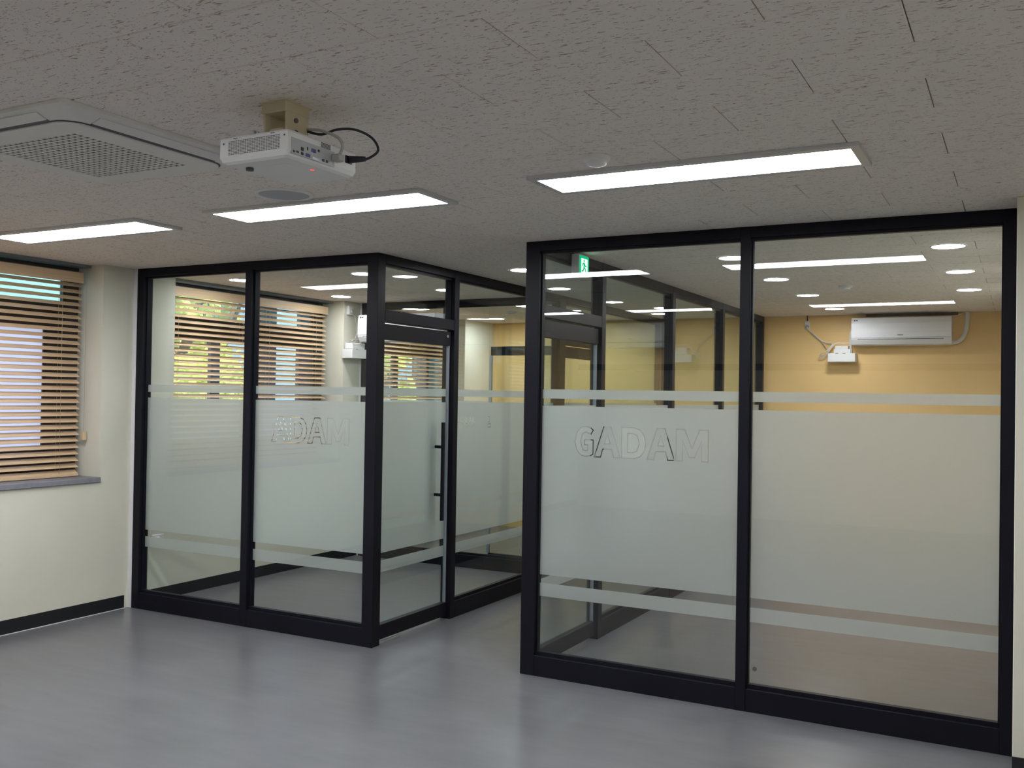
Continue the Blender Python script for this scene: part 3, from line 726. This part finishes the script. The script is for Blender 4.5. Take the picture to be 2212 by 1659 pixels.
# ------------------------------------------------------------------ wall air conditioners, drain pumps, sockets
def split_ac(x0, x1, yw, z0, z1, dep, label):
    A = thing('wall_air_conditioner', label, 'air conditioner', ((x0+x1)/2, yw, z0), 'wall air conditioners'); h = z1-z0
    prof = [(yw, z0+0.03*h), (yw-0.55*dep, z0), (yw-0.80*dep, z0+0.03*h), (yw-0.95*dep, z0+0.20*h), (yw-0.965*dep, z0+0.26*h), (yw-0.86*dep, z0+0.26*h), (yw-0.86*dep, z1-0.03*h), (yw-0.78*dep, z1), (yw, z1)]
    obj('body', prism(bmesh.new(), prof, x0, x1), 'white', A)
    fp = [(yw-0.86*dep, z0+0.27*h), (yw-0.985*dep, z0+0.27*h), (yw-1.0*dep, z0+0.45*h), (yw-0.985*dep, z0+0.78*h), (yw-0.92*dep, z1-0.02*h), (yw-0.86*dep, z1-0.02*h)]
    obj('front_panel', prism(bmesh.new(), fp, x0+0.002, x1-0.002), 'whitegloss', A)
    fl = [(yw-0.70*dep, z0-0.004), (yw-0.83*dep, z0+0.03*h), (yw-0.975*dep, z0+0.185*h), (yw-0.96*dep, z0+0.20*h), (yw-0.80*dep, z0+0.05*h)]
    obj('louver', prism(bmesh.new(), fl, x0+0.065, x1-0.075), 'white', A)
    obj('slot', bx(x0+0.06, x1-0.07, yw-0.962*dep, yw-0.93*dep, z0+0.200*h, z0+0.222*h), 'dark', A)
    obj('badge', bx((x0+x1)/2-0.028, (x0+x1)/2+0.028, yw-0.994*dep, yw-0.98*dep, z0+0.34*h, z0+0.365*h), 'darkgrey', A)
    bm = bmesh.new(); cyl(bm, (x0+0.032, yw-0.955*dep, z1-0.11*h), (x0+0.032, yw-0.935*dep-0.01, z1-0.11*h), 0.008, n=12); box(bm, x0+0.045, x0+0.062, yw-0.968*dep, yw-0.94*dep, z1-0.13*h, z1-0.09*h)
    obj('maker_mark', bm, 'darkgrey', A)
    return A
split_ac(1.005, 1.935, Y4, 2.172, 2.452, 0.20, 'white wall air conditioner on the yellow wall of the right room')
split_ac(-3.15, -2.27, Y2-0.004, 2.10, 2.37, 0.20, 'white wall air conditioner on the partition between the left rooms')
pump_group = 'drain pump boxes'
def pump(x0, x1, y0, y1, z, label, axis):
    T = thing('drain_pump', label, 'pump box', ((x0+x1)/2, (y0+y1)/2, z), pump_group)
    obj('tray', bx(x0, x1, y0, y1, z, z+0.088, bev=0.003), 'white', T)
    if axis == 'X':
        obj('housing', bx(x0+0.055, x1-0.05, y0+0.03, y1-0.004, z+0.088, z+0.135, bev=0.004), 'white', T)
        obj('lid', bx(x0+0.065, x1-0.075, y0+0.04, y1-0.004, z+0.135, z+0.165, bev=0.004), 'white', T)
        obj('tray_slot', bx(x0+0.075, x0+0.105, y0-0.001, y0+0.002, z+0.084, z+0.089), 'dark', T)
        obj('tray_slot', bx(x0+0.145, x0+0.175, y0-0.001, y0+0.002, z+0.084, z+0.089), 'dark', T)
    else:
        obj('housing', bx(x0+0.01, x1-0.02, y0+0.03, y1-0.04, z+0.088, z+0.150, bev=0.006), 'white', T)
        obj('tray_slot', bx(x1-0.002, x1+0.001, y0+0.06, y0+0.09, z+0.084, z+0.089), 'dark', T)
pump(0.770, 1.040, 5.31, Y4, 2.006, 'white drain pump tray below the left end of the right room air conditioner', 'X')
pump(XL, XL+0.125, 2.465, 2.735, 1.945, 'white drain pump tray on the column in the near left room', 'Y')
def socket_r(x, z, label):
    T = thing('wall_socket', label, 'socket', (x, Y4, z), 'wall sockets')
    obj('plate', bx(x-0.026, x+0.026, Y4-0.012, Y4, z-0.045, z+0.045, bev=0.003), 'white', T)
    bm = bmesh.new(); cyl(bm, (x, Y4-0.034, z-0.016), (x, Y4-0.010, z-0.016), 0.019, n=16); obj('plug', bm, 'cable_grey', T)
    bm = bmesh.new(); cyl(bm, (x, Y4-0.006, z+0.045), (x, Y4-0.006, H), 0.006, n=8); obj('conduit', bm, 'dark', T)
socket_r(0.535, 2.398, 'white socket high on the yellow wall left of the air conditioner')
bm = tube(bmesh.new(), [(0.537, Y4-0.035, 2.38), (0.56, Y4-0.04, 2.345), (0.62, Y4-0.03, 2.29), (0.68, Y4-0.03, 2.235), (0.74, Y4-0.03, 2.213), (0.79, Y4-0.05, 2.205), (0.80, Y4-0.08, 2.180), (0.74, Y4-0.07, 2.12), (0.69, Y4-0.06, 2.10), (0.675, Y4-0.05, 2.065), (0.71, Y4-0.05, 2.06), (0.76, Y4-0.07, 2.11), (0.83, Y4-0.08, 2.195), (0.92, Y4-0.08, 2.20), (1.0, Y4-0.08, 2.205)], 0.0055)
obj('appliance_cable', bm, 'cable_white', org=(0.8, Y4, 2.06), label='looped pale cable between the high socket and the pump on the yellow wall', cat='cable')
bm = tube(bmesh.new(), [(0.533, Y4-0.035, 2.38), (0.60, Y4-0.02, 2.29), (0.68, Y4-0.02, 2.22), (0.735, Y4-0.03, 2.15), (0.765, Y4-0.04, 2.10)], 0.004)
obj('pump_cable', bm, 'cable_grey', org=(0.76, Y4, 2.1), label='thin grey cable hanging from the high socket to the pump tray', cat='cable')
bm = tube(bmesh.new(), [(1.0, Y4-0.10, 2.34), (0.985, Y4-0.10, 2.28), (0.985, Y4-0.09, 2.16), (0.992, Y4-0.08, 2.095)], 0.010)
obj('drain_hose', bm, 'cable_white', org=(0.99, Y4, 2.1), label='white drain hose dropping from the air conditioner into the pump', cat='hose')
bm = tube(bmesh.new(), [(1.925, Y4-0.06, 2.20), (1.98, Y4-0.06, 2.205), (2.03, Y4-0.06, 2.25), (2.055, Y4-0.05, 2.33), (2.065, Y4-0.05, 2.42), (2.068, Y4-0.05, H-0.001)], 0.021, n=12)
obj('refrigerant_pipe', bm, 'cable_white', org=(2.06, Y4, 2.2), label='white wrapped pipe curving from the air conditioner up to the ceiling', cat='pipe')
bm = tube(bmesh.new(), [(1.90, Y4-0.03, 2.458), (1.97, Y4-0.03, 2.465), (2.04, Y4-0.03, H-0.002)], 0.004)
obj('thin_cable', bm, 'cable_white', org=(1.95, Y4, 2.46), label='thin white cable from the air conditioner top to the ceiling', cat='cable')
# left room: socket, cables and hose on the column
T = thing('wall_socket', 'small white socket box high on the column of the near left room', 'socket', (XL, 2.56, 2.415), 'wall sockets')
obj('box', bx(XL, XL+0.035, 2.52, 2.59, 2.37, 2.455, bev=0.004), 'white', T)
obj('plug', bx(XL+0.035, XL+0.055, 2.54, 2.57, 2.385, 2.42, bev=0.004), 'cable_grey', T)
bm = tube(bmesh.new(), [(XL+0.045, 2.555, 2.40), (XL+0.05, 2.60, 2.34), (XL+0.05, 2.63, 2.24), (XL+0.06, 2.60, 2.14), (XL+0.08, 2.53, 2.115), (XL+0.05, 2.50, 2.10), (XL+0.06, 2.55, 2.13), (XL+0.10, 2.62, 2.12)], 0.005)
obj('appliance_cable', bm, 'cable_grey', org=(XL+0.05, 2.55, 2.1), label='grey cable coiled on the pump tray in the near left room', cat='cable')
bm = tube(bmesh.new(), [(-3.11, Y2-0.06, 2.365), (-3.115, Y2-0.06, 2.43), (-3.12, Y2-0.06, H-0.002)], 0.016, n=10)
obj('refrigerant_pipe', bm, 'cable_white', org=(-3.13, Y2-0.06, 2.36), label='white pipe from the left room air conditioner up to the ceiling', cat='pipe')
T = thing('wall_socket', 'white socket low on the cream wall behind the leftmost pane', 'socket', (XL, 0.26, 0.47), 'wall sockets')
obj('plate', bx(XL, XL+0.010, 0.20, 0.32, 0.435, 0.505, bev=0.003), 'white', T)
obj('plug', bx(XL+0.010, XL+0.035, 0.225, 0.26, 0.455, 0.49, bev=0.004), 'white', T)

# ------------------------------------------------------------------ exit sign above the right room door
ex0, ey0, ey1, ez0, ez1 = 0.083, 0.445, 0.600, 2.352, 2.488
EX = thing('exit_sign', 'glowing green running man exit sign above the right room door', 'exit sign', (ex0, (ey0+ey1)/2, ez0))
obj('housing', bx(ex0, ex0+0.052, ey0, ey1, ez0, ez1, bev=0.005), 'white', EX)
f = obj('face', bx(ex0+0.051, ex0+0.0545, ey0+0.008, ey1-0.008, ez0+0.008, ez1-0.008), 'exit_green', EX)
def eplate(pts, mat, name, dx):
    bm = bmesh.new(); n = len(pts)
    A = [bm.verts.new((ex0+0.054, ey0+y, ez0+z)) for y, z in pts]; B = [bm.verts.new((ex0+0.0552+dx, ey0+y, ez0+z)) for y, z in pts]
    for i in range(n): bm.faces.new((A[i], A[(i+1) % n], B[(i+1) % n], B[i]))
    bm.faces.new(B); bm.faces.new(A[::-1]); bmesh.ops.recalc_face_normals(bm, faces=bm.faces)
    obj(name, bm, mat, f)
eplate([(0.030, 0.024), (0.125, 0.024), (0.125, 0.112), (0.030, 0.112)], 'exit_white', 'doorway_symbol', 0)
def ecirc(y, z, r): return [(y + r*math.cos(2*math.pi*k/12), z + r*math.sin(2*math.pi*k/12)) for k in range(12)]
eplate(ecirc(0.070, 0.098, 0.009), 'exit_green', 'running_figure', 0.0006)
eplate([(0.062, 0.052), (0.080, 0.052), (0.082, 0.086), (0.064, 0.088)], 'exit_green', 'running_figure', 0.0006)
eplate([(0.064, 0.056), (0.052, 0.040), (0.036, 0.036), (0.034, 0.028), (0.058, 0.030), (0.076, 0.052)], 'exit_green', 'running_figure', 0.0007)
eplate([(0.072, 0.054), (0.088, 0.042), (0.092, 0.026), (0.102, 0.026), (0.098, 0.048), (0.080, 0.060)], 'exit_green', 'running_figure', 0.0008)
eplate([(0.066, 0.086), (0.046, 0.080), (0.040, 0.064), (0.048, 0.062), (0.054, 0.074), (0.068, 0.078)], 'exit_green', 'running_figure', 0.0009)
eplate([(0.080, 0.084), (0.094, 0.070), (0.106, 0.074), (0.108, 0.066), (0.092, 0.060), (0.080, 0.074)], 'exit_green', 'running_figure', 0.0010)

# ------------------------------------------------------------------ small sticker on the right pane, floor track below the door
bm = bmesh.new(); cyl(bm, (1.345, 0.0345, 0.215), (1.345, 0.0358, 0.215), 0.011, n=16)
obj('round_sticker', bm, 'darkgrey', org=(1.345, 0.035, 0.215), label='tiny grey round mark low on the large right pane', cat='sticker')
obj('floor_pivot', bx(XB-0.055, XB-0.02, 0.10, 0.34, 0.0, 0.012, bev=0.002), 'alu', label='small metal floor pivot plate under the frosted glass door', cat='pivot')

# ------------------------------------------------------------------ outside the windows
obj('ground_outside', bx(-30, XL-0.36, -20, 30, -0.4, -0.3), 'yard', label='grey concrete yard outside the windows', cat='ground', kind='structure')
def house(x0, x1, y0, y1, h, mat, label, wins):
    Hs = thing('house', label, 'building', ((x0+x1)/2, (y0+y1)/2, -0.3), 'neighbouring buildings')
    obj('wall', bx(x0, x1, y0, y1, -0.3, h), mat, Hs)
    obj('roof', bx(x0-0.2, x1+0.2, y0-0.2, y1+0.2, h, h+0.15), 'darkgrey', Hs)
    for (a, b, c, d) in wins:
        f = obj('window', bx(x1, x1+0.05, a, b, c, d), 'winframe', Hs); obj('pane', bx(x1+0.04, x1+0.055, a+0.06, b-0.06, c+0.06, d-0.06), 'winglass', f)
house(-14.0, -9.0, -3.5, 4.0, 6.0, 'house_white', 'pale lavender building outside the nearest window', [(-2.5, -1.3, 4.0, 5.2), (0.0, 1.2, 4.0, 5.2)])
house(-14.0, -9.3, 7.0, 17.0, 6.0, 'house_blue', 'pale blue building outside the far windows', [(12.6, 13.8, 1.2, 2.6), (9.8, 11.0, 4.0, 5.2)])
def tree(x, y, h, r, n, label):
    T = thing('tree', label, 'tree', (x, y, -0.3), 'trees outside the windows')
    bm = bmesh.new(); cyl(bm, (x, y, -0.3), (x+0.1, y+0.05, h*0.55), 0.12, 0.07, n=10)
    for a in range(5):
        t = a*1.26; cyl(bm, (x+0.1, y+0.05, h*0.45), (x+0.1+r*0.6*math.cos(t), y+r*0.6*math.sin(t), h*0.75), 0.05, 0.02, n=6)
    obj('trunk', bm, 'bark', T)
    bm = bmesh.new()
    clumps = [(x + r*0.75*random.uniform(-1, 1), y + r*0.8*random.uniform(-1, 1), h*random.uniform(0.28, 0.98), random.uniform(0.28, 0.55)*r) for _ in range(26)]
    for i in range(n):
        cx_, cy_, cz_, cr = random.choice(clumps)
        d = Vector((random.gauss(0, 1), random.gauss(0, 1), random.gauss(0, 1))).normalized()*cr*random.uniform(0.6, 1.05)
        c = Vector((cx_, cy_, cz_)) + d; s = random.uniform(0.05, 0.11)
        a = Vector((random.gauss(0, 1), random.gauss(0, 1), random.gauss(0, 1))).normalized(); b = a.orthogonal().normalized()
        bm.faces.new([bm.verts.new(c + a*s), bm.verts.new(c + b*s*0.5), bm.verts.new(c - a*s), bm.verts.new(c - b*s*0.5)])
    obj('foliage', bm, 'leaf', T, kind='stuff')
tree(-6.9, 3.55, 3.9, 0.95, 5200, 'yellow-green leafy tree outside the near left room, left of the other')
tree(-8.3, 5.65, 4.3, 0.90, 4200, 'yellow-green leafy tree outside the near left room, right of the other')
tree(-6.2, 7.05, 3.4, 0.55, 1800, 'small yellow-green tree seen through the farthest blind')
